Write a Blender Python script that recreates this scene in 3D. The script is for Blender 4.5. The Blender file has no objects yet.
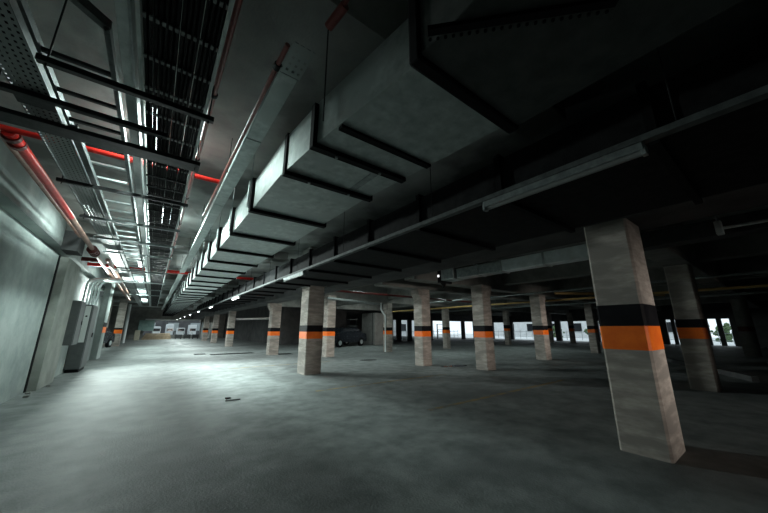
import bpy, bmesh, math, random
from mathutils import Vector, Matrix
random.seed(7)
S = bpy.context.scene
COL = S.collection

# ------------------------------------------------------------------ camera
cam_d = bpy.data.cameras.new('camera'); cam = bpy.data.objects.new('camera', cam_d); COL.objects.link(cam)
cam_d.sensor_width = 36.0; cam_d.lens = 299.0/768*36; cam_d.clip_start = .05; cam_d.clip_end = 400
cam.location = (0, 0, 1.4)
cam.rotation_euler = (math.radians(90+13.54), 0, math.radians(-37.03))
S.camera = cam

# ------------------------------------------------------------------ world + exposure
W = bpy.data.worlds.new('world'); S.world = W; W.use_nodes = True
bg = W.node_tree.nodes['Background']; bg.inputs[0].default_value = (.80, .93, 1.0, 1); bg.inputs[1].default_value = 1.25
S.view_settings.view_transform = 'Standard'; S.view_settings.look = 'None'
S.view_settings.gamma = 1; S.view_settings.use_curve_mapping = False
S.view_settings.exposure = 0.0
S.cycles.use_denoising = True
S.cycles.max_bounces = 6; S.cycles.diffuse_bounces = 4; S.cycles.transparent_max_bounces = 24
S.cycles.sample_clamp_indirect = 3.0

def area(name, loc, rot, sx, sy, power, color, spread=180):
    d = bpy.data.lights.new(name, 'AREA'); d.shape = 'RECTANGLE'; d.size = sx; d.size_y = sy
    d.energy = power; d.color = color; d.spread = math.radians(spread)
    o = bpy.data.objects.new(name, d); COL.objects.link(o); o.location = loc
    o.rotation_euler = [math.radians(v) for v in rot]
    return o
COOL = (.80, 1.0, .95); NEUT = (1, .93, .84)
# warm fill added behind the camera to light column fronts; rear wall is closed
area('rear_warm_fill', (7.0, -11.4, 1.1), (90, 0, 0), 5.0, 1.3, 22, NEUT, 14)
area('rear_warm_fill_side', (14.4, -11.4, 1.3), (90, 0, 0), 2.0, 1.3, 10, NEUT, 12)  # narrow extra fill added to brighten the flared column's front


# ------------------------------------------------------------------ materials
MATS = {}
def newmat(name):
    m = bpy.data.materials.new(name); m.use_nodes = True; MATS[name] = m
    nt = m.node_tree; return m, nt, nt.nodes['Principled BSDF']
def mottled(name, c1, c2, scale=3.0, rough=.8, metal=0.0, bump=.15, stretch=(1, 1, 1), c3=None, s3=.5, spec=.3, bscale=40, lo=.35, hi=.65, ramp3=(.48,.6)):
    m, nt, P = newmat(name); N = nt.nodes; L = nt.links
    tc = N.new('ShaderNodeTexCoord'); geo = N.new('ShaderNodeNewGeometry'); mp = N.new('ShaderNodeMapping'); mp.inputs['Scale'].default_value = stretch
    L.new(geo.outputs['Position'], mp.inputs['Vector'])
    n1 = N.new('ShaderNodeTexNoise'); n1.inputs['Scale'].default_value = scale; n1.inputs['Detail'].default_value = 8; n1.inputs['Roughness'].default_value = .62
    L.new(mp.outputs[0], n1.inputs['Vector'])
    r = N.new('ShaderNodeValToRGB'); r.color_ramp.elements[0].position = lo; r.color_ramp.elements[1].position = hi
    r.color_ramp.elements[0].color = (*c1, 1); r.color_ramp.elements[1].color = (*c2, 1)
    L.new(n1.outputs['Fac'], r.inputs[0]); out = r.outputs[0]
    if c3:
        n3 = N.new('ShaderNodeTexNoise'); n3.inputs['Scale'].default_value = s3; n3.inputs['Detail'].default_value = 6
        L.new(mp.outputs[0], n3.inputs['Vector'])
        r3 = N.new('ShaderNodeValToRGB'); r3.color_ramp.elements[0].position = ramp3[0]; r3.color_ramp.elements[1].position = ramp3[1]
        L.new(n3.outputs['Fac'], r3.inputs[0])
        mx = N.new('ShaderNodeMix'); mx.data_type = 'RGBA'; L.new(r3.outputs[0], mx.inputs['Factor'])
        L.new(out, mx.inputs['A']); mx.inputs['B'].default_value = (*c3, 1); out = mx.outputs['Result']
    L.new(out, P.inputs['Base Color'])
    P.inputs['Roughness'].default_value = rough; P.inputs['Metallic'].default_value = metal
    P.inputs['Specular IOR Level'].default_value = spec
    nb = N.new('ShaderNodeTexNoise'); nb.inputs['Scale'].default_value = bscale; nb.inputs['Detail'].default_value = 4
    L.new(mp.outputs[0], nb.inputs['Vector'])
    b = N.new('ShaderNodeBump'); b.inputs['Strength'].default_value = bump; b.inputs['Distance'].default_value = .02
    L.new(nb.outputs['Fac'], b.inputs['Height']); L.new(b.outputs[0], P.inputs['Normal'])
    return m
def plain(name, c, rough=.5, metal=0.0, emit=None, es=0, spec=.4):
    m, nt, P = newmat(name); P.inputs['Base Color'].default_value = (*c, 1)
    P.inputs['Roughness'].default_value = rough; P.inputs['Metallic'].default_value = metal; P.inputs['Specular IOR Level'].default_value = spec
    n = nt.nodes.new('ShaderNodeTexNoise'); n.inputs['Scale'].default_value = 14; n.inputs['Detail'].default_value = 5
    mr = nt.nodes.new('ShaderNodeMapRange'); mr.inputs['To Min'].default_value = max(0, rough-.12); mr.inputs['To Max'].default_value = min(1, rough+.12)
    nt.links.new(n.outputs['Fac'], mr.inputs[0]); nt.links.new(mr.outputs[0], P.inputs['Roughness'])
    if emit: P.inputs['Emission Color'].default_value = (*emit, 1); P.inputs['Emission Strength'].default_value = es
    return m
floor_m = mottled('floor_concrete', (.14,.152,.151), (.27,.285,.28), 2.6, .66, bump=.3, c3=(.115,.122,.124), s3=.35, ramp3=(.5,.72), spec=.3, bscale=45)
wall_m = mottled('wall_concrete', (.26,.30,.29), (.42,.455,.44), 1.6, .85, bump=.15, c3=(.22,.25,.24), s3=.5)
ceil_m = mottled('ceiling_concrete', (.27,.29,.28), (.40,.425,.41), 1.3, .9, bump=.15, c3=(.17,.18,.175), s3=.8)
beam_m = mottled('beam_concrete', (.16,.16,.15), (.26,.26,.245), 1.8, .9, bump=.15)
col_m = mottled('column_concrete', (.29,.255,.23), (.46,.41,.37), 4.0, .88, bump=.15, stretch=(1,1,4), c3=(.26,.235,.215), s3=1.4, bscale=22)
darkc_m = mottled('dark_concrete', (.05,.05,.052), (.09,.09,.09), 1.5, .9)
orange_m = mottled('orange_paint', (.84,.135,.008), (.96,.19,.012), 5, .55, bump=.05)
blackp_m = mottled('black_paint', (.006,.006,.008), (.012,.012,.014), 5, .6, bump=.05, spec=.08)
galv_m = mottled('galvanised_sheet', (.36,.41,.40), (.55,.61,.59), 9, .5, metal=.35, bump=.03, spec=.5, c3=(.42,.47,.46), s3=2.5)
dent_m = mottled('dented_sheet', (.5,.56,.56), (.78,.85,.86), 3, .4, metal=.1, bump=.5, spec=.5, bscale=5)
galv2_m = mottled('bright_galvanised', (.45,.5,.5), (.66,.72,.72), 12, .42, metal=.5, bump=.03, spec=.5)
steel_m = mottled('grey_steel', (.25,.28,.28), (.38,.42,.42), 14, .45, metal=.5, bump=.03)
mid_m = mottled('dull_steel', (.09,.10,.10), (.15,.165,.163), 14, .6, metal=.3, bump=.03)
shade_duct_m = mottled('shade_toned_duct', (.055,.06,.058), (.09,.095,.09), 6, .6, bump=.1)  # near duct length: falloff of light put into a darker colour
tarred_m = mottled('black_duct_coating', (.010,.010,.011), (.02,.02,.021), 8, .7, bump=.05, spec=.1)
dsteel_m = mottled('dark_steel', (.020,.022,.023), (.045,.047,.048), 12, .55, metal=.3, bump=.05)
black_m = plain('black_rubber', (.008,.008,.009), .75, spec=.12)
cable_m = plain('cable_sheath', (.009,.009,.01), .6, spec=.12)
dullred_m = mottled('worn_red_paint', (.20,.035,.03), (.34,.07,.06), 9, .3, bump=.03, spec=.7)
red_m = mottled('red_pipe_paint', (.50,.015,.012), (.68,.03,.02), 9, .38, bump=.03)
rust_m = mottled('worn_pipe_primer', (.20,.11,.085), (.36,.22,.18), 6, .5, bump=.05)
dred_m = plain('dark_red_casting', (.09,.012,.01), .5)
cab_m = mottled('cabinet_paint', (.085,.092,.092), (.105,.112,.112), 8, .5, bump=.02)
white_m = plain('white_paint', (.72,.75,.75), .5)
ochre_m = mottled('ochre_line_paint', (.26,.19,.09), (.34,.25,.12), 4, .7, c3=(.17,.17,.155), s3=5, ramp3=(.45,.6))
glow_m = plain('lamp_diffuser', (.9,.9,.9), .5, emit=(.90,1.0,1.0), es=9)
off_m = plain('unlit_diffuser', (.24,.25,.245), .4)
out_m = mottled('outdoor_paving', (.55,.57,.57), (.75,.77,.77), 1.2, .9)
teal_m = mottled('teal_panel_paint', (.16,.26,.25), (.24,.35,.33), 3, .7)
timber_m = mottled('weathered_timber', (.20,.15,.10), (.32,.25,.17), 4, .8)
shrub_m = mottled('foliage', (.05,.09,.04), (.14,.2,.1), 6, .8)
yell_m = mottled('yellow_pipe_paint', (.42,.27,.09), (.55,.36,.14), 5, .5)
glass_m = plain('dark_glass', (.02,.022,.025), .12)
grate_m = plain('cast_iron', (.012,.012,.012), .7)
puddle_m = plain('wet_film', (.03,.032,.033), .08, spec=.6)
paper_m = plain('notice_paper', (.7,.72,.7), .8)

def perforated(name, c, pitch_x, pitch_y, duty_x, duty_y, rough=.5, metal=.4):
    """sheet with real slots: object-space grid of holes"""
    m, nt, P = newmat(name); N = nt.nodes; L = nt.links
    P.inputs['Base Color'].default_value = (*c, 1); P.inputs['Roughness'].default_value = rough; P.inputs['Metallic'].default_value = metal
    geo = N.new('ShaderNodeNewGeometry'); sx = N.new('ShaderNodeSeparateXYZ'); L.new(geo.outputs['Position'], sx.inputs[0])
    def cell(sock, pitch, duty):
        a = N.new('ShaderNodeMath'); a.operation = 'DIVIDE'; L.new(sock, a.inputs[0]); a.inputs[1].default_value = pitch
        f = N.new('ShaderNodeMath'); f.operation = 'FRACT'; L.new(a.outputs[0], f.inputs[0])
        l = N.new('ShaderNodeMath'); l.operation = 'LESS_THAN'; L.new(f.outputs[0], l.inputs[0]); l.inputs[1].default_value = duty
        return l.outputs[0]
    x = cell(sx.outputs[0], pitch_x, duty_x); y = cell(sx.outputs[1], pitch_y, duty_y)
    mu = N.new('ShaderNodeMath'); mu.operation = 'MULTIPLY'; L.new(x, mu.inputs[0]); L.new(y, mu.inputs[1])
    s = N.new('ShaderNodeMath'); s.operation = 'SUBTRACT'; s.inputs[0].default_value = 1; L.new(mu.outputs[0], s.inputs[1])
    L.new(s.outputs[0], P.inputs['Alpha'])
    return m
perf_m = perforated('perforated_tray_sheet', (.27,.29,.285), .038, .055, .42, .5)
perf2_m = perforated('perforated_joint_sheet', (.34,.38,.37), .05, .07, .42, .42)
rung_m = perforated('perforated_rung_sheet', (.17,.185,.18), .034, 10, .45, 1.1)

# ------------------------------------------------------------------ mesh helpers
class MB:
    def __init__(s): s.bm = bmesh.new()
    def box(s, x0, x1, y0, y1, z0, z1, bev=0):
        t = bmesh.new(); bmesh.ops.create_cube(t, size=1)
        for v in t.verts:
            v.co = Vector(((x0+x1)/2+v.co.x*(x1-x0), (y0+y1)/2+v.co.y*(y1-y0), (z0+z1)/2+v.co.z*(z1-z0)))
        if bev: bmesh.ops.bevel(t, geom=t.edges[:], offset=bev, segments=2, affect='EDGES', profile=.5)
        s._add(t); return s
    def _add(s, t):
        me = bpy.data.meshes.new('t'); t.to_mesh(me); t.free(); s.bm.from_mesh(me); bpy.data.meshes.remove(me)
    def bar(s, a, b, r, n=10, r2=None):
        a = Vector(a); b = Vector(b); d = b-a; L = d.length
        t = bmesh.new(); bmesh.ops.create_cone(t, cap_ends=True, segments=n, radius1=r, radius2=r if r2 is None else r2, depth=L)
        q = d.to_track_quat('Z', 'Y').to_matrix().to_4x4(); q.translation = (a+b)/2
        bmesh.ops.transform(t, matrix=q, verts=t.verts); s._add(t); return s
    def rbox(s, a, b, w, h):
        """rectangular bar from a to b"""
        a = Vector(a); b = Vector(b); d = b-a
        t = bmesh.new(); bmesh.ops.create_cube(t, size=1)
        bmesh.ops.scale(t, vec=(w, h, d.length), verts=t.verts)
        q = d.to_track_quat('Z', 'Y').to_matrix().to_4x4(); q.translation = (a+b)/2
        bmesh.ops.transform(t, matrix=q, verts=t.verts); s._add(t); return s
    def tube(s, pts, r, n=10):
        pts = [Vector(p) for p in pts]; bm = s.bm; rings = []
        for i, p in enumerate(pts):
            d = (pts[min(i+1, len(pts)-1)]-pts[max(i-1, 0)]).normalized()
            u = d.cross(Vector((0, 0, 1)));
            if u.length < 1e-3: u = d.cross(Vector((0, 1, 0)))
            u.normalize(); v = d.cross(u)
            rings.append([bm.verts.new(p+u*r*math.cos(2*math.pi*k/n)+v*r*math.sin(2*math.pi*k/n)) for k in range(n)])
        for a, b in zip(rings, rings[1:]):
            for k in range(n): bm.faces.new((a[k], a[(k+1) % n], b[(k+1) % n], b[k]))
        bm.faces.new(rings[0][::-1]); bm.faces.new(rings[-1]); return s
    def prism(s, poly, z0, z1):
        bm = s.bm; a = [bm.verts.new((x, y, z0)) for x, y in poly]; b = [bm.verts.new((x, y, z1)) for x, y in poly]
        n = len(poly); bm.faces.new(a[::-1]); bm.faces.new(b)
        for i in range(n): bm.faces.new((a[i], a[(i+1) % n], b[(i+1) % n], b[i]))
        return s
    def build(s, name, mat, parent=None, smooth=False):
        bmesh.ops.recalc_face_normals(s.bm, faces=s.bm.faces[:])
        me = bpy.data.meshes.new(name); s.bm.to_mesh(me); s.bm.free()
        me.materials.append(mat)
        if smooth:
            for p in me.polygons: p.use_smooth = True
            try: me.set_sharp_from_angle(angle=math.radians(40))
            except Exception: pass
        o = bpy.data.objects.new(name, me); COL.objects.link(o)
        if parent:
            o.parent = parent; o.location = -Vector(parent.location) if parent.type == 'EMPTY' and not parent.get('_local') else (0, 0, 0)
        return o
def tag(o, label, cat, group=None, kind=None):
    o['label'] = label; o['category'] = cat
    if group: o['group'] = group
    if kind: o['kind'] = kind
    return o
def thing(name, loc, label, cat, group=None):
    o = bpy.data.objects.new(name, None); COL.objects.link(o); o.location = loc; o.empty_display_size = .1
    return tag(o, label, cat, group)
def structure(name, mb, mat):
    o = mb.build(name, mat); o['kind'] = 'structure'; return o
def clone(root, loc, label=None):
    """copy a thing (parts and sub-parts share meshes)"""
    r = root.copy(); COL.objects.link(r); r.location = loc
    if label: r['label'] = label
    for ch in list(root.children):
        c = ch.copy(); COL.objects.link(c); c.parent = r
        for g in list(ch.children):
            d = g.copy(); COL.objects.link(d); d.parent = c
    return r

# ------------------------------------------------------------------ structure
ZS = 4.1      # slab soffit, left aisle
structure('floor', MB().box(-5, 39, -12, 55, -.2, 0), floor_m)
structure('ceiling', MB().box(-5, 39, -12, 55, ZS, ZS+.25), ceil_m)
# left wall with a recessed band below the upper wall
w = MB(); w.box(-2.4, -2.1, -12, 21, 0, 3.16).box(-2.7, -2.32, -12, 21, 3.16, 3.40).box(-2.4, -2.1, -12, 21, 3.40, ZS)
structure('wall_left', w, wall_m)
structure('wall_left_far', MB().box(-5, -4.7, 21.5, 55, 0, ZS).box(-5, -2.4, 20.9, 21.2, 0, ZS), wall_m)
# far wall with its wide low opening
w = MB(); w.box(-5, -.9, 54, 54.3, 0, ZS).box(5.8, 9.2, 54, 54.3, 0, ZS).box(-.9, 5.8, 54, 54.3, 2.55, ZS).box(-.9, 5.8, 54, 54.3, 0, .5)
structure('wall_far', w, beam_m)
structure('trim_5', MB().box(-.9, 5.8, 53.8, 54, 2.5, 2.72), white_m)
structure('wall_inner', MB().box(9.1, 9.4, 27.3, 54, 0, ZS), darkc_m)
w = MB(); YB = 27.0
w.box(9.1, 38, YB, YB+.3, 2.35, ZS)
xs = [9.1, 22.95, 23.71, 24.9, 25.7, 28.2, 30.1, 31.4, 34.0, 34.5, 38]
for a, b in ((9.1, 21.2), (22.3, 22.9), (24.0, 24.5), (25.6, 26.1), (27.2, 28.0), (30.2, 31.1), (33.8, 34.3), (36.4, 38)):
    w.box(a, b, YB, YB+.3, 0, 2.35)
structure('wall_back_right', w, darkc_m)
w = MB(); w.box(38, 38.3, -12, 27.3, 2.2, ZS)
prev = -12
for a, b in ((3.0, 3.45), (3.75, 4.25), (6.0, 6.35), (6.6, 6.95), (11.9, 12.4), (13.35, 14.9), (15.35, 16.25), (16.85, 18.3), (18.7, 22.2), (23.1, 25.1), (25.5, 26.9)):
    w.box(38, 38.3, prev, a, 0, 2.2); prev = b
w.box(38, 38.3, prev, 27.3, 0, 2.2)
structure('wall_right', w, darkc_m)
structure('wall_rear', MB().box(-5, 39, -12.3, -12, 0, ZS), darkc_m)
# transverse beams left aisle (shallow) and right bays (deep), longitudinal beam on the first column row
for i, y in enumerate((-6.5, 1.15, 10.6, 18.6, 26.8, 34.6, 42.4, 50)):
    structure('ceiling_beam_%d' % (i+1), MB().box(-2.1 if y < 21 else -4.7, 3.6, y, y+.5, 3.82, ZS, .01), beam_m)
structure('ceiling_corbel_1', MB().prism([(-2.1, 10.6), (-1.8, 10.6), (-1.8, 11.3), (-2.1, 11.3)], 3.32, 3.82), darkc_m)
structure('ceiling_beam_long_1', MB().box(4.58, 5.45, -11.9, 53.9, 2.78, ZS, .02), darkc_m)  # dark concrete carries the shade of this unlit beam
structure('ceiling_beam_long_2', MB().box(5.46, 6.5, -11.9, 26.9, 3.04, ZS, .02), beam_m)
for i, (y, x0) in enumerate(((-5.5, 6.51), (1.2, 6.51), (7.0, 6.51), (8.75, 6.51), (15.0, 6.51), (22.0, 6.51))):
    structure('ceiling_beam_right_%d' % (i+1), MB().box(x0, 37.9, y, y+.5, 2.96, ZS, .02), beam_m)
for i, x in enumerate((11.6, 17.0, 25.1, 32.0)):
    structure('ceiling_beam_row_%d' % (i+1), MB().box(x, x+.45, -11.9, 26.9, 3.2, ZS, .02), beam_m)
structure('ceiling_beam_haunch_1', MB().box(3.9, 4.57, 9.25, 10.0, 2.78, ZS, .02), beam_m)
# kerb on the right
structure('trim_1', MB().rbox((21.4, 5.2, .07), (13.2, .85, .07), .14, .14), darkc_m)
structure('trim_2', MB().box(-2.1, -1.93, 10.75, 12.3, 0, 3.16, .01), mottled('pilaster_concrete', (.22,.23,.21), (.33,.34,.31), 2, .85))
structure('trim_3', MB().box(-2.1, -1.86, 19.6, 20.9, 0, 3.7, .01), wall_m)
# joint between wall panels
structure('trim_4', MB().box(-2.1, -2.085, 10.62, 10.74, 0, 3.16), black_m)
# ground outside
structure('ground_outdoor_1', MB().box(38.31, 75, -25, 60, -.25, -.05), out_m)
structure('ground_outdoor_2', MB().box(9.5, 38.3, 27.31, 60, -.25, -.05), out_m)
structure('ground_outdoor_3', MB().box(-12, 9.4, 54.31, 80, -.25, -.05), out_m)

# ------------------------------------------------------------------ columns
def column(x0, x1, y0, y1, top, bz, bh, oh, label, haunch=None, mat=None, pipe=False):
    cx, cy = (x0+x1)/2, (y0+y1)/2
    t = thing('concrete_column', (cx, cy, 0), label, 'column', 'banded concrete columns')
    m = MB(); c = .025
    poly = [(x0+c, y0), (x1-c, y0), (x1, y0+c), (x1, y1-c), (x1-c, y1), (x0+c, y1), (x0, y1-c), (x0, y0+c)]
    m.prism(poly, 0, top)
    m.build('shaft', mat or col_m, t)
    if haunch:
        h = MB(); b = h.bm
        zs = [top-.42, top-.2, top]; out = [0, .14, .16]
        xf = x1 if haunch > 0 else x0
        A = [[b.verts.new((xf-.02*haunch, y, z)) for y in (y0+.03, y1-.03)] for z in zs]
        B = [[b.verts.new((xf+haunch*o, y, z)) for y in (y0+.03, y1-.03)] for o, z in zip(out, zs)]
        for i in (0, 1):
            b.faces.new((B[i][0], B[i][1], B[i+1][1], B[i+1][0])); b.faces.new((A[i][0], A[i+1][0], A[i+1][1], A[i][1]))
            b.faces.new((A[i][0], B[i][0], B[i+1][0], A[i+1][0])); b.faces.new((A[i][1], A[i+1][1], B[i+1][1], B[i][1]))
        b.faces.new((A[0][0], A[0][1], B[0][1], B[0][0])); b.faces.new((A[2][0], B[2][0], B[2][1], A[2][1]))
        h.build('haunch', mat or col_m, t)
    e = .003
    bp = [((x0+c) if False else px+(e if px > cx else -e), py+(e if py > cy else -e)) for px, py in poly]
    o = MB().prism(bp, bz, bz+bh).build('black_band', blackp_m, t)
    MB().prism(bp, bz-oh, bz).build('orange_band', orange_m, t)
    if pipe:
        MB().tube([(x0-.09, y0+.1, .02), (x0-.09, y0+.1, 2.05), (x0-.12, y0+.1, 2.2), (x0-.35, y0+.1, 2.45), (x0-.42, y0+.1, 2.6), (x0-.42, y0+.1, top)], .055, 10).build('downpipe', white_m, t, True)
    return t
column(4.63, 5.24, 1.02, 1.5, 2.78, 1.43, .26, .28, 'nearest large concrete column on the right with broad black and orange bands')
column(3.95, 4.5, 9.3, 9.95, 2.78, 1.30, .2, .22, 'concrete column left of centre, second nearest of its row, under the dark ribbed duct')
column(5.2, 5.72, 17.2, 17.7, 2.78, 1.24, .2, .22, 'concrete column with a flared top edge behind the first lit tube lamp', -1)
column(4.85, 5.35, 27.2, 27.7, 2.78, 1.22, .2, .25, 'concrete column left of the flared one, third from the far end of the lamp row')
column(4.85, 5.35, 34.8, 35.3, 2.78, 1.2, .22, .25, 'slim looking distant concrete column beside the row of lit lamps, second from the end')
column(4.8, 5.3, 41.2, 41.7, 2.78, 1.2, .22, .25, 'smallest and farthest banded column at the end of the lamp row')
column(7.15, 7.62, 14.3, 14.8, 3.1, 1.25, .2, .22, 'banded column just right of and behind the column under the ribbed duct')
column(8.5, 8.98, 8.75, 9.25, 2.96, 1.30, .2, .21, 'banded column with bright left face at the picture centre', -1)
column(9.36, 9.84, 6.5, 7.0, 2.96, 1.30, .2, .21, 'banded column right of the centre one below the silver duct, flared right at its top', 1)
column(14.5, 15.0, 6.95, 7.45, 2.96, 1.33, .2, .21, 'banded column flared at its top between the silver duct and the large right column', 1)
column(11.62, 12.02, 15.05, 15.5, 2.96, 1.27, .2, .22, 'banded column with a white bent downpipe on its left side', None, None, True)
column(16.95, 17.35, 15.0, 15.4, 2.96, 1.3, .2, .22, 'dark banded column seen against bright openings right of the centre column')
column(25.0, 25.4, 15.05, 15.45, 2.96, 1.4, .3, .2, 'thin dark column standing before bright openings right of the flared column')
column(33.4, 33.8, 15.2, 15.6, 2.96, 1.4, .3, .25, 'distant dark column left one of a pair before the bright side openings')
column(33.6, 34.0, 13.2, 13.6, 2.96, 1.4, .3, .25, 'distant dark column right one of a pair before the bright side openings')
column(20.85, 21.3, 7.0, 7.4, 2.96, 1.36, .2, .2, 'dark banded column just left of the nearest large column')
column(10.4, 10.92, 1.25, 1.72, 2.96, 1.42, .2, .26, 'dark shaded column right of the nearest large column')
column(-2.45, -1.95, 33.2, 33.7, 3.82, 1.3, .15, .3, 'banded column at the far left beside the parked vehicle')
column(-3.4, -2.9, 33.4, 33.9, 3.82, 1.3, .15, .3, 'banded column behind the far left column, half hidden by the wall end')
t = thing('round_column', (25, 1.45, 0), 'dark round column with a red band at the right edge', 'column')
MB().bar((25, 1.45, 0), (25, 1.45, 4.09), .30, 24).build('shaft', beam_m, t, True)
MB().bar((25, 1.45, 1.25), (25, 1.45, 1.5), .305, 24).build('red_band', dred_m, t, True)
# banded door-pillar at the left wall
MB().box(-1.92, -1.70, 20.3, 20.8, 1.45, 1.7, .0)
t = thing('wall_band', (-1.86, 20.25, 1.3), 'black and orange band painted round the white pilaster by the cabinets', 'painted band')
MB().box(-1.862, -1.85, 19.62, 20.88, 1.47, 1.68).build('black_band', blackp_m, t)
MB().box(-1.862, -1.85, 19.62, 20.88, 1.2, 1.47).build('orange_band', orange_m, t)

# ------------------------------------------------------------------ lamp rail and tube lamps
RX, RZ = 2.55, 2.66
t = thing('lamp_rail', (RX, 24, RZ), 'long thin grey lamp rail running the length of the hall', 'lighting track')
MB().box(RX-.035, RX+.035, -3, 52, RZ, RZ+.045).build('track', mid_m, t)
for y in [v*2.2-2 for v in range(24)]:
    MB().bar((RX, y, RZ+.04), (RX, y, 3.9), .004, 6).build('hanger_rod', dsteel_m, t)
def tube_lamp(y, lit, label, group):
    o = thing('tube_lamp', (RX, y, RZ-.06), label, 'lamp', group)
    o['_local'] = 1
    b = MB().box(-.035, .035, -.64, .64, .0, .058, .006)
    b.build('housing', steel_m if not lit else white_m, o)
    MB().bar((0, -.62, -.012), (0, .62, -.012), .022, 14).build('diffuser', glow_m if lit else off_m, o, True)
    for s_ in (-.635, .635): MB().box(-.03, .03, s_-.015, s_+.015, -.035, .03, .004).build('end_cap', steel_m, o)
    if lit:
        d = bpy.data.lights.new('tube_light', 'AREA'); d.shape = 'RECTANGLE'; d.size = .05; d.size_y = 1.2; d.energy = LAMP_W; d.color = (.86, 1, .97)
        l = bpy.data.objects.new('tube_light', d); COL.objects.link(l); l.parent = o; l.location = (0, 0, -.04)
    return o
LAMP_W = 190
tube_lamp(1.02, False, 'unlit white tube lamp nearest the camera under the lamp rail', 'unlit tube lamps')
tube_lamp(7.0, False, 'unlit tube lamp between the nearest unlit one and the first lit one', 'unlit tube lamps')
l0 = tube_lamp(13.4, True, 'first and largest of the lit tube lamps under the rail', 'lit tube lamps')
names = ['second', 'third', 'fourth', 'fifth', 'sixth', 'seventh']
for k, y in enumerate((19.9, 25.8, 31.8, 37.8, 43.8, 49.8)):
    clone(l0, (RX, y, RZ-.06), '%s lit tube lamp from the camera in the receding row' % names[k])

# ------------------------------------------------------------------ main galvanised duct
DX0, DX1, DZ0, DZ1 = .87, 1.93, 3.0, 3.42
t = thing('ventilation_duct', (1.4, 20, 3.0), 'large galvanised rectangular duct with black flanges running down the aisle', 'duct')
MB().prism([(DX0, 3.0), (.93, 2.26), (1.08, 1.13), (2.05, 1.13), (DX1, 3.0), (DX1, 50), (DX0, 50)], DZ0, DZ1).build('duct_body', galv_m, t)
MB().box(1.06, 2.14, -3.2, 1.04, DZ0, DZ1+.1, .01).build('wide_section', shade_duct_m, t)
f = MB(); f.box(1.04, 2.17, 1.03, 1.13, DZ0-.02, DZ1+.13, .02); f.build('black_collar', black_m, t)
MB().box(.99, 2.0, 1.87, 1.93, DZ0-.025, DZ0).build('flange', black_m, t)
for y, x in ((2.26, .895), (2.89, .865)):
    MB().box(x, DX1+.045, y-.035, y+.035, DZ0-.045, DZ1-.02 if y < 2.5 else DZ1+.02).build('flange', black_m, t)
    for xx in (1.15, 1.65): MB().bar((xx, y, DZ0-.058), (xx, y, DZ0-.045), .014, 8).build('bolt', steel_m, t)
MB().bar((.905, 2.05, DZ0+.1), (.905, 2.05, ZS), .006, 6).build('hanger_rod', dsteel_m, t)
y = 4.17; n = 0
while y < 49:
    MB().box(DX0-.04, DX1+.04, y-.042, y+.042, DZ0-.045, DZ1+.03).build('flange', black_m, t)
    if y < 26:
        MB().box(DX0-.06, DX0-.03, y+.05, y+.11, DZ0+.05, DZ1+.02).build('side_bracket', galv2_m, t)
        for xx in (DX0-.05, DX1+.06): MB().bar((xx, y, DZ0), (xx, y, ZS-.28), .006, 6).build('hanger_rod', steel_m, t)
    y += 1.31
# stiffener diagonal flange on the wide section + bolts
MB().rbox((.98, .90, DZ0-.01), (1.62, .22, DZ0-.01), .04, .03).build('flange', black_m, t)
for k in range(22):
    u = k/21; MB().bar((1.03+u*.62, .93-u*.66, DZ0-.008), (1.03+u*.62, .93-u*.66, DZ0), .009, 8).build('bolt', black_m, t)
MB().box(1.62, 1.70, 2.30, 2.84, DZ0-.006, DZ0).build('sheet_seam', steel_m, t)

# ------------------------------------------------------------------ dark ribbed duct beside the lamp rail
t = thing('ribbed_duct', (3.3, 8, 2.74), 'wide black duct with transverse ribs right of the lamp rail', 'duct')
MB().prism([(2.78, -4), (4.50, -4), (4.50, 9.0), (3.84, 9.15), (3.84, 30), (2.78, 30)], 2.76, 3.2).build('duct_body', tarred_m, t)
y = -3.4
while y < 29:
    MB().box(2.74, 4.54 if y < 9 else 3.88, y-.03, y+.03, 2.71, 3.25).build('rib', black_m, t)
    y += 1.25

# ------------------------------------------------------------------ silver duct on the right
t = thing('silver_duct', (6.85, 2, 2.8), 'dented silver duct running above the right of centre columns', 'duct')
MB().box(6.2, 6.52, 1.95, 3.75, 2.68, 2.93, .012).build('duct_body', dent_m, t)
MB().box(6.2, 6.52, 3.79, 5.05, 2.68, 2.93, .012).build('middle_section', steel_m, t)
MB().box(6.2, 6.52, -6, 1.91, 2.68, 2.93, .012).build('shaded_section', dsteel_m, t)  # same duct in dark steel, its shade put into the colour
for y in (1.93, 2.8, 3.77, 4.4): MB().box(6.18, 6.54, y-.02, y+.02, 2.66, 2.95).build('flange', steel_m, t)
for y in (-4, -1, 2, 4.6): MB().bar((6.36, y, 2.92), (6.36, y, 3.04), .01, 6).build('hanger_rod', steel_m, t)
t = thing('hanging_fan_unit', (6.35, 5.4, 2.68), 'grey box unit with a black cone hanging at the end of the silver duct', 'fan unit')
MB().box(6.15, 6.6, 5.12, 5.55, 2.68, 2.96, .01).build('casing', steel_m, t)
for xx in (6.2, 6.45): MB().bar((xx, 5.3, 2.95), (xx, 5.3, 3.05), .01, 6).build('hanger_rod', dsteel_m, t)
MB().box(6.12, 6.62, 5.57, 5.65, 2.63, 2.99).build('front_plate', black_m, t)
MB().bar((6.3, 5.6, 2.64), (6.3, 5.6, 2.50), .09, 14, .01).build('cone', black_m, t)
MB().box(6.105, 6.12, 5.58, 5.64, 2.78, 2.84).build('indicator', plain('indicator_light', (.9,.9,.9), .4, emit=(1,1,1), es=1.2), t)
t = thing('conduit_pipe', (5.9, 0, 2.7), 'thin grey conduit with a clamp at the upper right edge', 'pipe')
MB().bar((5.88, .36, 2.70), (5.95, -6, 2.70), .02, 10).build('pipe', galv2_m, t, True)
MB().box(5.82, 5.94, .30, .37, 2.62, 2.80, .01).build('clamp', galv2_m, t)
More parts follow.
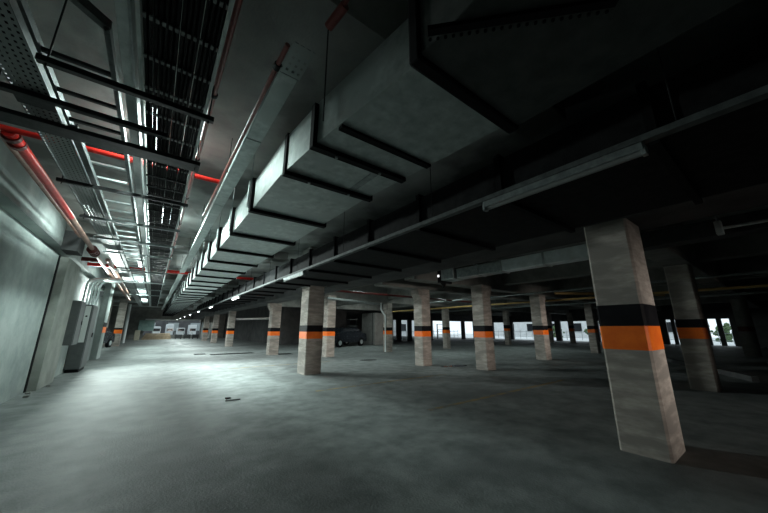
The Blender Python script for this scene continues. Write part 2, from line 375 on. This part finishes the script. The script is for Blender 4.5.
MB().bar((5.88, .34, 2.8), (5.88, .34, 3.05), .008, 6).build('hanger_rod', steel_m, t)

# ------------------------------------------------------------------ pipes on the right bays
def pipe(name, pts, r, mat, label, cat='pipe', group=None, n=10):
    return tag(MB().tube(pts, r, n).build(name, mat, None, True), label, cat, group)
pipe('water_pipe', [(5.5, 10.9, 2.9), (9, 10.95, 2.9), (15, 11.0, 2.9)], .045, dred_m, 'dark red pipe crossing behind the centre column', 'pipe')
pipe('yellow_pipe', [(15.6, -6, 2.75), (15.6, 0, 2.75), (15.6, 20, 2.75)], .05, yell_m, 'ochre yellow pipe running under the right hand ceiling')
pipe('grey_pipe', [(16.6, -6, 2.82), (16.6, 20, 2.82)], .05, steel_m, 'grey pipe just beyond the ochre yellow pipe, right bays', 'pipe', 'grey pipes in the right bays')
pipe('grey_pipe', [(19.2, -6, 2.8), (19.2, 20, 2.8)], .06, steel_m, 'thicker grey pipe farthest right in the right bays', 'pipe', 'grey pipes in the right bays')
pipe('grey_pipe', [(12.9, -6, 2.88), (12.9, 6.9, 2.88), (13.0, 14, 2.88)], .04, steel_m, 'thin grey pipe nearest the camera in the right bays', 'pipe', 'grey pipes in the right bays')
pipe('grey_pipe', [(6.2, 12.5, 2.75), (10.5, 14.4, 2.8)], .06, steel_m, 'slanting grey pipe seen between the two columns left of the picture centre', 'pipe', 'grey pipes in the right bays')
pipe('pale_pipe', [(5.345, 27.45, 2.15), (9.1, 27.9, 2.3)], .09, white_m, 'pale slanting pipe behind the flared column of the lamp row')
pipe('yellow_pipe', [(14.9, 6.4, 3.02), (20, 3.5, 3.02)], .06, yell_m, 'short slanting ochre pipe right of the flared column')

# ------------------------------------------------------------------ red sprinkler pipes left aisle
ZP = 3.58
t = thing('sprinkler_pipe', (-1.6, 6, ZP), 'bright red main sprinkler pipe hanging near the left wall', 'pipe')
MB().tube([(-1.62, 4.95, ZP), (-1.60, 5.25, ZP), (-1.6, 6, ZP), (-1.62, 8.3, ZP)], .058, 16).build('red_length', red_m, t, True)
MB().tube([(-1.62, 8.3, ZP), (-1.66, 11.5, ZP)], .054, 16).build('worn_length', rust_m, t, True)
c = MB()
for y in (11.5, 11.75, 12.0): c.bar((-1.67, y, ZP), (-1.67, y+.1, ZP), .12, 16)
c.bar((-1.67, 11.4, ZP), (-1.67, 12.2, ZP), .08, 14)
c.build('valve', dred_m, t, True)
MB().tube([(-1.67, 12.2, ZP), (-1.67, 14.2, ZP-.02), (-1.66, 24, ZP-.1), (-1.65, 30, ZP-.1)], .055, 12).build('lower_length', rust_m, t, True)
c = MB()
for y in (5.02, 5.2): c.bar((-1.62, y, ZP), (-1.62, y+.07, ZP), .08, 16)
c.build('coupling', dred_m, t, True)
pipe('red_cross_pipe', [(-2.1, 4.93, ZP+.02), (-.2, 4.98, ZP+.05), (.52, 4.9, ZP+.02)], .035, red_m, 'red cross pipe passing over the near cable trays', 'pipe')
pipe('red_cross_pipe', [(-2.1, 14.3, ZP), (2.2, 14.3, ZP), (3.5, 14.3, ZP)], .06, red_m, 'thicker red cross pipe farther down the aisle above the duct', 'pipe')
c = pipe('valve_wheel_pipe', [(-2.1, 13.2, ZP-.02), (-1.7, 13.2, ZP-.02)], .07, dred_m, 'dark short branch pipe reaching the left wall by the couplings', 'pipe')
pipe('brown_pipe', [(-1.78, 4.5, ZP+.1), (-1.8, 10.5, ZP+.1)], .03, rust_m, 'thin brown pipe alongside the red main pipe', 'pipe')
pipe('worn_pipe', [(-1.42, 12.6, 3.5), (-1.45, 26, 3.42)], .06, rust_m, 'worn pinkish pipe right of the valves near the left wall', 'pipe')
t = thing('sprinkler_branch_pipe', (.17, 8, ZP), 'long thin red pipe along the black cable ladder edge', 'pipe')
MB().tube([(.155, -2, ZP), (.165, 8, ZP), (.12, 22, ZP)], .022, 10).build('pipe', dullred_m, t, True)
c = MB()
for y in (1.6, 2.9, 4.3, 5.8, 7.4, 9, 11): c.bar((.16, y, ZP), (.16, y+.04, ZP), .032, 10)
c.build('coupling', dsteel_m, t)
t = thing('sprinkler_branch_pipe', (.53, 4, ZP), 'short red pipe along the left edge of the closed tray', 'pipe')
MB().tube([(.54, 1.98, ZP), (.535, 2.3, ZP), (.52, 4.9, ZP), (.50, 6.6, ZP)], .02, 10).build('pipe', dullred_m, t, True)
c = MB(); c.bar((.538, 2.2, ZP), (.538, 2.26, ZP), .03, 10); c.build('coupling', dsteel_m, t)
t = thing('valve_pipe', (.76, 0, ZP), 'dark red pipe end with a valve near the top edge beside the big duct', 'pipe')
MB().tube([(.78, -2, ZP+.05), (.77, .9, ZP+.05), (.75, 1.5, ZP+.02)], .018, 10).build('pipe', dullred_m, t, True)
MB().bar((.76, 1.46, ZP+.02), (.735, 1.66, ZP+.01), .034, 12).build('valve', dullred_m, t, True)
MB().bar((.77, 1.2, ZP+.05), (.77, 1.2, ZS), .005, 6).build('hanger_rod', dsteel_m, t)

# ------------------------------------------------------------------ closed grey tray
t = thing('closed_cable_tray', (.65, 10, 3.55), 'closed pale grey cable tray left of the big duct', 'cable tray')
MB().box(.56, .73, 2.25, 3.4, 3.56, 3.64, .004).build('cover', galv_m, t)
y = 3.42
while y < 42:
    MB().box(.56, .73, y, y+2.38, 3.56, 3.64, .004).build('cover', galv_m, t); y += 2.4
MB().box(.56, .74, 1.9, 2.24, 3.555, 3.56).build('perforated_joint', perf2_m, t)
for y in (1.5, 4.4, 7.4, 10.4, 13.4, 16.4): MB().bar((.545, y, 3.55), (.545, y, ZS), .005, 6).build('hanger_rod', dsteel_m, t)

# ------------------------------------------------------------------ perforated tray P1
t = thing('perforated_cable_tray', (-1.06, 12, 3.3), 'wide perforated steel cable tray nearest the left wall', 'cable tray')
MB().box(-1.18, -.96, .8, 34, 3.298, 3.301).build('tray_base', perf_m, t)
MB().box(-1.184, -1.18, .8, 34, 3.298, 3.37).build('tray_side', mid_m, t)
MB().box(-.96, -.956, .8, 34, 3.298, 3.37).build('tray_side', mid_m, t)
MB().box(-1.19, -.95, 3.5, 3.62, 3.285, 3.296).build('joint_plate', dsteel_m, t)
MB().box(-.93, -.87, 3.9, 34, 3.30, 3.36).build('conduit', mid_m, t)

for k in range(4):
    x = -1.125+k*.042
    tag(MB().tube([(x+random.uniform(-.001, .001), .8+1.1*j, 3.322+random.uniform(0, .002)) for j in range(31)], .0195, 6).build('power_cable', cable_m, None, True), 'thick black cable lying in the perforated tray by the left wall', 'cable', 'black cables in the perforated tray')
# ------------------------------------------------------------------ open ladder
LZ = 3.5
t = thing('cable_ladder', (-.8, 12, LZ), 'empty cable ladder with bright rungs between the trays', 'cable ladder')
MB().box(-1.03, -.995, 2.2, 34, LZ, LZ+.07).build('side_rail', mid_m, t)
r_ = MB(); r_.rbox((-.98, 2.22, LZ+.035), (-.56, 2.58, LZ+.035), .05, .07); r_.box(-.585, -.55, 2.55, 34, LZ, LZ+.07); r_.build('side_rail', mid_m, t)
y = 3.1; k = 0
while y < 33:
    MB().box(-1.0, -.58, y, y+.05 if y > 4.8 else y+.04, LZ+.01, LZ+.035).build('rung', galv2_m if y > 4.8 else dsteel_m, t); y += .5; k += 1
# pale solid trunking
t = thing('cable_trunking', (-.42, 12, 3.35), 'pale narrow trunking beside the black cable ladder', 'cable tray')
MB().box(-.47, -.405, -1, 34, 3.36, 3.42, .003).build('trunk_body', galv_m, t)
MB().box(-.40, -.385, -1, 34, 3.33, 3.44).build('lip', steel_m, t)

# ------------------------------------------------------------------ black cable ladder with cables
BZ = 3.3
t = thing('loaded_cable_ladder', (-.12, 12, BZ), 'cable ladder packed with black cables above the aisle', 'cable ladder')
MB().box(-.355, -.335, -1, 34, BZ, BZ+.09).build('side_rail', galv_m, t)
MB().box(.095, .12, -1, 34, BZ, BZ+.09).build('side_rail', galv_m, t)
y = 1.33
while y < 33:
    MB().box(-.335, .095, y, y+.035, BZ, BZ+.012).build('rung', rung_m if y < 4.4 else dsteel_m, t); y += .36
for k in range(15):
    x = -.315+k*.0283
    pts = []; yy = -1
    while yy < 33:
        pts.append((x+random.uniform(-.0015, .0015), yy, BZ+.028+random.uniform(0, .003))); yy += .6
    tag(MB().tube(pts, 0.0122, 6).build('power_cable', cable_m, None, True), 'black power cable laid along the loaded cable ladder', 'cable', 'black cables in the loaded ladder')
for k in range(11):
    x = -.3+k*.0375
    pts = []; yy = -1
    while yy < 33:
        pts.append((x+random.uniform(-.002, .002), yy, BZ+.061+random.uniform(0, .004))); yy += .8
    tag(MB().tube(pts, .0155, 6).build('power_cable', cable_m, None, True), 'black power cable laid along the loaded cable ladder', 'cable', 'black cables in the loaded ladder')

# ------------------------------------------------------------------ trapeze hangers
def trapeze(x0, x1, y, z, h, m, label):
    t = thing('trapeze_hanger', ((x0+x1)/2, y, z), label, 'hanger', 'strut hangers under the cable trays')
    MB().box(x0, x1, y, y+h, z-.045, z, .003).build('strut', m, t)
    for xx in (x0+.05, x1-.04): MB().bar((xx, y+h/2, z-.07), (xx, y+h/2, ZS), .006, 6).build('threaded_rod', dsteel_m, t)
trapeze(-.90, .18, 2.76, 3.24, .05, dsteel_m, 'thin black strut nearest the camera under the trays')
trapeze(-1.32, -.15, 3.38, 3.29, .06, dsteel_m, 'black strut under the perforated tray, second from the camera')
trapeze(-1.45, .176, 3.72, 3.25, .20, dsteel_m, 'broad black strut crossing under all near trays')
trapeze(-1.1, -.5, 2.28, 3.62, .05, dsteel_m, 'short black strut at the near end of the empty ladder')
for k, y in enumerate((5.3, 6.9, 8.4, 9.9, 12.9, 15.9, 18.9, 22)):
    trapeze(-1.25, .176, y, 3.285, .045, steel_m if k else dsteel_m, '%s grey strut hanger beyond the broad black one' % ['first', 'second', 'third', 'fourth', 'fifth', 'sixth', 'seventh', 'eighth'][k])

# ------------------------------------------------------------------ left wall equipment
t = thing('electrical_cabinet', (-1.9, 14.9, 0), 'tall dark grey electrical cabinet standing at the left wall', 'cabinet')
MB().box(-2.09, -1.72, 14.35, 15.45, .1, 2.2, .01).build('body', cab_m, t)
MB().box(-2.07, -1.74, 14.39, 15.43, 0, .1).build('plinth', black_m, t)
MB().box(-1.725, -1.705, 14.4, 15.4, .15, 2.15, .006).build('door', cab_m, t)
MB().box(-1.705, -1.68, 15.25, 15.3, 1.1, 1.25, .004).build('handle', black_m, t)
t = thing('wall_cabinet', (-1.9, 12.9, .93), 'dark grey wall mounted cabinet with a notice beside it', 'cabinet')
MB().box(-2.09, -1.78, 12.5, 13.3, .93, 2.2, .01).build('body', cab_m, t)
MB().box(-1.78, -1.765, 12.53, 13.27, .96, 2.17, .005).build('door', cab_m, t)
MB().box(-1.765, -1.745, 13.16, 13.2, 1.5, 1.62, .003).build('handle', black_m, t)
t = thing('notice_strip', (-1.77, 14.34, 1), 'tall narrow white notice on the tall cabinet', 'notice')
MB().box(-1.90, -1.76, 14.335, 14.349, .95, 2.15).build('sheet', paper_m, t)
MB().box(-1.86, -1.81, 14.330, 14.336, 1.78, 1.83).build('clip', black_m, t)
for k in range(5):
    x = -2.03+k*.07
    pipe('silver_conduit', [(x, 14.5+.15*k, 2.2), (x, 14.5+.15*k, 2.9), (x+.05, 14.52+.15*k, 3.05), (x+.2, 14.55+.15*k, 3.12), (-1.2, 14.7+.15*k, 3.15)], .035, galv2_m,
         'silver conduit rising from the tall cabinet and bending over', 'conduit', 'silver conduits above the tall cabinet')
tag(MB().box(-2.09, -2.0, 17.6, 17.9, 1.1, 1.35, .01).build('socket_box', black_m), 'small black box on the wall beyond the tall cabinet', 'box')
MB
# ceiling lamps above the empty ladder, plus hidden lamps added as fill
def ceiling_lamp(x, y, label, power, spread=170, up=0):
    o = thing('ceiling_lamp', (x, y, ZS), label, 'lamp', 'lamps above the cable trays')
    MB().box(x-.1, x+.1, y-.62, y+.62, ZS-.07, ZS-.001, .008).build('housing', white_m, o)
    MB().box(x-.08, x+.08, y-.6, y+.6, ZS-.085, ZS-.07, .004).build('diffuser', glow_m, o)
    d = bpy.data.lights.new('ceiling_light', 'AREA'); d.shape = 'RECTANGLE'; d.size = .3; d.size_y = 1.2; d.energy = power; d.color = COOL; d.spread = math.radians(spread)
    l = bpy.data.objects.new('ceiling_light', d); COL.objects.link(l); l.parent = o; l.location = (0, 0, -.1)
    if up:   # added point light without a tube, brightens the soffit
        d = bpy.data.lights.new('soffit_fill_light', 'POINT'); d.energy = up; d.color = COOL; d.shadow_soft_size = .03
        l = bpy.data.objects.new('soffit_fill_light', d); COL.objects.link(l); l.parent = o; l.location = (0, 0, -.25)
ceiling_lamp(-.75, 16.0, 'nearest visible lamp above the empty cable ladder', 100)
ceiling_lamp(-.9, 21.5, 'lamp beyond the nearest one above the empty ladder', 260)
ceiling_lamp(-.9, 28.5, 'farthest lamp above the empty ladder', 380)
ceiling_lamp(-.3, 4.8, 'added fill lamp above the black cable ladder near the camera', 70, 170, 10)  # added out of sight above the cables to light floor and soffit
ceiling_lamp(-.12, 8.6, 'added fill lamp above the black cable ladder in the middle distance', 190, 170, 18)
ceiling_lamp(-1.5, 9.4, 'added fill lamp above the perforated tray near the wall corbel', 22, 170, 2)  # added behind the tray to light the wall and floor
ceiling_lamp(2.2, 9.6, 'nearest added fill lamp on the ceiling behind the big galvanised duct', 70, 95)  # added where the duct hides it, lights the aisle floor
ceiling_lamp(2.2, 12.8, 'second added fill lamp on the ceiling behind the big galvanised duct', 40, 110)
ceiling_lamp(7.5, 11.6, 'nearest added fill lamp on the ceiling of the right hand bays', 35, 170, 8)  # right bay lamps added behind the beams to light columns and floor
ceiling_lamp(7.6, 19.0, 'added fill lamp on the ceiling before the dark car', 60, 170, 8)
ceiling_lamp(13.5, 12.0, 'added fill lamp on the ceiling beyond the flared column', 50, 170, 8)
ceiling_lamp(13.5, 19.5, 'added fill lamp on the ceiling before the block room', 45, 170, 8)
ceiling_lamp(21, 11.5, 'farthest added fill lamp on the ceiling of the right hand bays', 40, 170, 8)

t = thing('floodlight', (-1.9, 16.7, 2.77), 'small floodlight high on the left wall above the tall cabinet', 'lamp')
MB().box(-2.09, -1.98, 16.6, 16.8, 2.72, 2.82, .005).build('bracket', dsteel_m, t)
MB().rbox((-1.98, 16.72, 2.79), (-1.90, 16.62, 2.77), .3, .2).build('housing', dsteel_m, t)
d = bpy.data.lights.new('floodlight_beam', 'AREA'); d.shape = 'RECTANGLE'; d.size = .34; d.size_y = .2; d.energy = 380; d.color = (.86, 1, .96); d.spread = math.radians(120)
l = bpy.data.objects.new('floodlight_beam', d); COL.objects.link(l); l.location = (-1.87, 16.6, 2.76)
l.rotation_euler = Vector((7.0, -8.0, -1.2)).to_track_quat('-Z', 'Y').to_euler()

# ------------------------------------------------------------------ floor items
for k, (x0, x1, y) in enumerate(((2.05, 2.62, 20.2), (2.75, 5.0, 19.5), (5.8, 6.6, 17.6))):
    t = thing('drain_channel', ((x0+x1)/2, y, 0), ['short left drain grate in the floor', 'long drain grate across the floor near the flared column', 'small drain grate right of the flared column'][k], 'drain', 'floor drains')
    MB().box(x0, x1, y-.38, y+.38, .001, .008).build('frame', black_m, t)
    g = MB()
    for j in range(int((x1-x0)/.1)): g.box(x0+.03+j*.1, x0+.08+j*.1, y-.33, y+.33, .008, .014)
    g.build('grate', black_m, t)
def disc(name, x, y, rx, ry, mat, label, cat):
    m = MB(); n = 28; poly = [(x+rx*math.cos(a*2*math.pi/n)*(1+.08*math.sin(3*a)), y+ry*math.sin(a*2*math.pi/n)*(1+.06*math.cos(5*a))) for a in range(n)]
    m.prism(poly, .001, .005); return tag(m.build(name, mat), label, cat)
disc('manhole_cover', 8.1, 11.9, .42, .3, grate_m, 'dark round manhole cover on the floor left of the centre column', 'manhole')
disc('puddle', 9.0, 8.15, .16, .13, puddle_m, 'small shiny puddle right of the centre column base', 'puddle')
disc('puddle', 9.6, 8.0, .45, .25, puddle_m, 'dark wet patch right of the small shiny puddle', 'puddle')
for k, (x0, x1, y) in enumerate(((4.1, 9.5, 4.12), (3.2, 7.6, 6.85), (2.4, 6.4, 12.4))):
    o = MB().box(x0, x1, y-.05, y+.05, .0005, .003).build('parking_line', ochre_m)
    tag(o, ['worn ochre parking line nearest the large column', 'worn ochre parking line in front of the ribbed duct column', 'worn ochre parking line behind the ribbed duct column'][k], 'painted line', 'worn parking lines')
tag(MB().tube([(1.35, 6.98, .015), (1.5, 6.94, .02), (1.62, 6.97, .015)], .012, 6).build('debris_stick', black_m), 'small dark stick lying on the floor', 'debris')
tag(MB().box(1.40, 1.5, 7.2, 7.3, 0, .02, .004).build('debris_chip', black_m), 'small dark chip lying beside the stick', 'debris')
for k, (x, y) in enumerate(((-1.98, 10.4), (-1.9, 9.9), (-1.85, 11.4))):
    tag(MB().box(x-.04, x+.04, y-.05, y+.05, 0, .04, .01).build('rubble_piece', beam_m), 'small rubble piece at the foot of the left wall', 'rubble', 'rubble at the left wall')

# ------------------------------------------------------------------ far end of the hall
t = thing('teal_panel', (-.7, 53, 0), 'teal board leaning at the far end of the aisle', 'panel')
MB().box(-1.5, .2, 52.9, 53.0, 1.1, 2.5, .01).build('board', teal_m, t)
MB().box(-1.45, -1.35, 52.95, 53.05, 0, 1.1).build('leg', steel_m, t); MB().box(.05, .15, 52.95, 53.05, 0, 1.1).build('leg', steel_m, t)
t = thing('timber_stack', (.9, 51, 0), 'low stack of brown timber at the far end', 'timber')
for k in range(4): MB().box(-.9+.1*k, 2.2-.05*k, 50.4, 51.6, k*.2, k*.2+.17, .01).build('plank', timber_m, t)
tag(MB().box(-1.6, -1.1, 48, 48.5, 0, 1.2, .02).build('cream_bin', mottled('cream_paint', (.45,.42,.33), (.55,.52,.42), 3)), 'cream coloured bin left of the timber stack', 'bin')
for k in range(3):
    x = 3.0+1.0*k
    t = thing('trolley', (x, 50.5, 0), 'dark trolley %s at the far end' % ['beside the timber', 'in the middle of three', 'right of the other two'][k], 'trolley', 'dark trolleys')
    MB().box(x-.4, x+.4, 50.2, 50.8, .15, .6, .02).build('bin', dsteel_m, t)
    for sx in (-.3, .3):
        for sy in (50.28, 50.72): MB().bar((x+sx-.03, sy, .08), (x+sx+.03, sy, .08), .08, 10).build('wheel', black_m, t)
    MB().tube([(x-.42, 50.3, .6), (x-.48, 50.3, .95), (x-.48, 50.7, .95), (x-.42, 50.7, .6)], .02, 6).build('handle', steel_m, t)
tag(MB().bar((-2.1, 40, 0), (-2.1, 40, 3.8), .12, 14).build('white_post', white_m, None, True), 'white round post at the far left of the aisle', 'post')
t = thing('utility_box', (6.6, 52.5, 0), 'pale utility cabinet at the far end right of the opening', 'cabinet')
MB().box(5.9, 7.6, 52.2, 53.2, 0, 2.3, .02).build('body', steel_m, t); MB().box(6.1, 7.4, 52.17, 52.2, .2, 2.1, .01).build('door', steel_m, t)

def car(cx, cy, rot, mat, label):
    o = thing('car', (cx, cy, 0), label, 'car'); o['_local'] = 1; o.rotation_euler = (0, 0, rot)
    prof = [(-2.1, .35), (-2.15, .75), (-1.9, .98), (-1.2, 1.05), (-.6, 1.45), (.8, 1.48), (1.5, 1.08), (2.05, .95), (2.15, .6), (2.1, .35)]
    m = MB(); b = m.bm
    def ring(w, sh): return [b.verts.new((x, w*(1 if z < 1.1 else sh), z)) for x, z in prof]
    A = ring(-.85, .78); B = ring(.85, .78); n = len(prof)
    b.faces.new(A); b.faces.new(B[::-1])
    for i in range(n): b.faces.new((A[i], B[i], B[(i+1) % n], A[(i+1) % n]))
    m.build('car_body', mat, o)
    g = MB()
    for s in (-1, 1): g.prism([(-.95, .76*s), (1.15, .76*s), (1.15, .79*s), (-.95, .79*s)], 1.08, 1.36)
    g.build('side_window', glass_m, o)
    for x in (-1.35, 1.35):
        for s in (-.8, .8):
            wl = MB().bar((x, s-.1, .32), (x, s+.1, .32), .32, 20).build('wheel', black_m, o, True)
            MB().bar((x, s-.11, .32), (x, s+.11, .32), .18, 14).build('hub_cap', galv2_m, wl, True)
    return o
carpaint = plain('dark_car_paint', (.02,.024,.03), .25, metal=.3)
car(-3.6, 30.5, math.radians(75), carpaint, 'dark car parked at the far left behind the pilaster')
car(12.6, 22.3, math.radians(20), carpaint, 'dark car parked in shade right of the ribbed duct column')
t = thing('block_kiosk', (16.4, 22.6, 0), 'grey rendered block room beside the dark car', 'kiosk')
MB().box(15.5, 17.6, 21.9, 24, 0, 2.75, .05).build('walls', mottled('render_grey', (.22,.21,.2), (.3,.29,.28), 2), t)
MB().box(15.47, 15.5, 22.2, 22.25, 0, 2.75).build('joint', dsteel_m, t)
t = thing('equipment_rack', (14.9, 24.6, 0), 'dark rack of equipment between the car and the block room', 'rack')
MB().box(14.5, 14.56, 24.6, 24.66, 0, 2.4).build('post', dsteel_m, t); MB().box(15.3, 15.36, 24.6, 24.66, 0, 2.4).build('post', dsteel_m, t)
for z in (.4, 1.0, 1.6, 2.2): MB().box(14.5, 15.36, 24.4, 24.9, z, z+.05).build('shelf', steel_m, t)

# ------------------------------------------------------------------ outdoors
def fence(p0, p1, label):
    a = Vector(p0); b = Vector(p1); d = b-a; n = max(2, int(d.length/.9)); t = thing('fence', tuple(p0), label, 'fence')
    for z in (.3, 1.0):
        MB().rbox(a+Vector((0, 0, z)), b+Vector((0, 0, z)), .05, .05).build('rail', steel_m, t)
    for k in range(n+1):
        p = a+d*k/n; MB().bar(p, p+Vector((0, 0, 1.2)), .03, 6).build('post', steel_m, t)
fence((44, -2, -.05), (44, 30, -.05), 'grey rail fence outside the right hand openings')
fence((14, 33, -.05), (40, 33, -.05), 'grey rail fence outside behind the back openings')
def building(x0, x1, y0, y1, h, label, face):
    t = thing('outdoor_building', ((x0+x1)/2, (y0+y1)/2, -.05), label, 'building')
    MB().box(x0, x1, y0, y1, -.05, h).build('walls', mottled('pale_render_%d' % int(x0), (.55,.56,.56), (.68,.7,.7), 1), t)
    if face == 'x':
        y = y0+1.5
        while y < y1-2: MB().box(x0-.05, x0+.02, y, y+1.4, .9, 2.3).build('window', glass_m, t); y += 4.2
    else:
        x = x0+1.5
        while x < x1-2: MB().box(x, x+1.4, y0-.05, y0+.02, .9, 2.3).build('window', glass_m, t); x += 4.2
building(60, 66, 8, 40, 3.2, 'pale low building across the yard on the right', 'x')
building(18, 50, 48, 54, 3.2, 'pale low building behind the back openings', 'y')
for k, (x, y) in enumerate(((52, 4.5), (50, 17), (54, 24), (30, 40), (24, 41))):
    t = thing('shrub', (x, y, -.05), 'bush outside %s' % ['at the right end of the yard', 'beside the rail fence, middle of the yard', 'toward the hall corner', 'behind the back openings, right one', 'behind the back openings, left one'][k], 'bush', 'bushes in the yard')
    m = MB(); rr = random.Random(k)
    for j in range(60):
        p = Vector((rr.gauss(0, .5), rr.gauss(0, .5), abs(rr.gauss(.9, .5)))); 
        tt = bmesh.new(); bmesh.ops.create_icosphere(tt, subdivisions=1, radius=rr.uniform(.12, .3)); bmesh.ops.translate(tt, vec=p+Vector((x, y, 0)), verts=tt.verts); m._add(tt)
    m.build('foliage', shrub_m, t); MB().bar((x, y, -.05), (x, y, .6), .06, 8).build('stem', timber_m, t)
for k, (x, y) in enumerate(((22.6, 30), (29.3, 30.5), (32.6, 30), (41, 20.5), (41.5, 14.2), (42, 12.6))):
    t = thing('barrier_frame', (x, y, -.05), 'grey metal frame outside %s' % ['the narrow back opening', 'the middle back opening', 'the wide back opening', 'the corner opening on the right wall', 'the left one of the paired side openings', 'the right one of the paired side openings'][k], 'frame', 'metal frames outside the openings')
    for sx in (-.6, .6): MB().box(x+sx-.05, x+sx+.05, y-.05, y+.05, -.05, 2.0).build('post', mid_m, t)
    for z in (.5, 1.2, 1.95): MB().box(x-.6, x+.6, y-.03, y+.03, z, z+.06).build('rail', mid_m, t)
# vehicles beyond the far opening, before a dark building
t = thing('dark_building', (3, 68, -.05), 'dark building behind the white vehicles beyond the far opening', 'building')
MB().box(-11, 14, 67, 69, -.05, 6).build('walls', darkc_m, t)
for k in range(6): MB().box(-8+3.4*k, -6.4+3.4*k, 66.95, 67.02, 1.0, 2.4).build('window', steel_m, t)
for k, (x, y) in enumerate(((.6, 60), (2.3, 61.5), (3.7, 59.5), (5.4, 61))):
    t = thing('white_van', (x, y, -.05), 'white vehicle beyond the far opening, %s of four' % ['leftmost', 'second from left', 'third from left', 'rightmost'][k], 'van', 'white vehicles beyond the far wall')
    MB().box(x-.5, x+.5, y-1.5, y+1.5, .35, (1.7, 2.1, 1.5, 2.0)[k], .12).build('van_body', white_m, t)
    MB().box(x-.42, x+.42, y-1.53, y-1.48, 1.0, 1.4).build('windscreen', glass_m, t)
    for sx in (-.42, .42):
        for yy in (-1, 1): MB().bar((x+sx-.1, y+yy, .27), (x+sx+.1, y+yy, .27), .32, 12).build('wheel', black_m, t)
for o in bpy.data.objects:
    if '_local' in o: del o['_local']
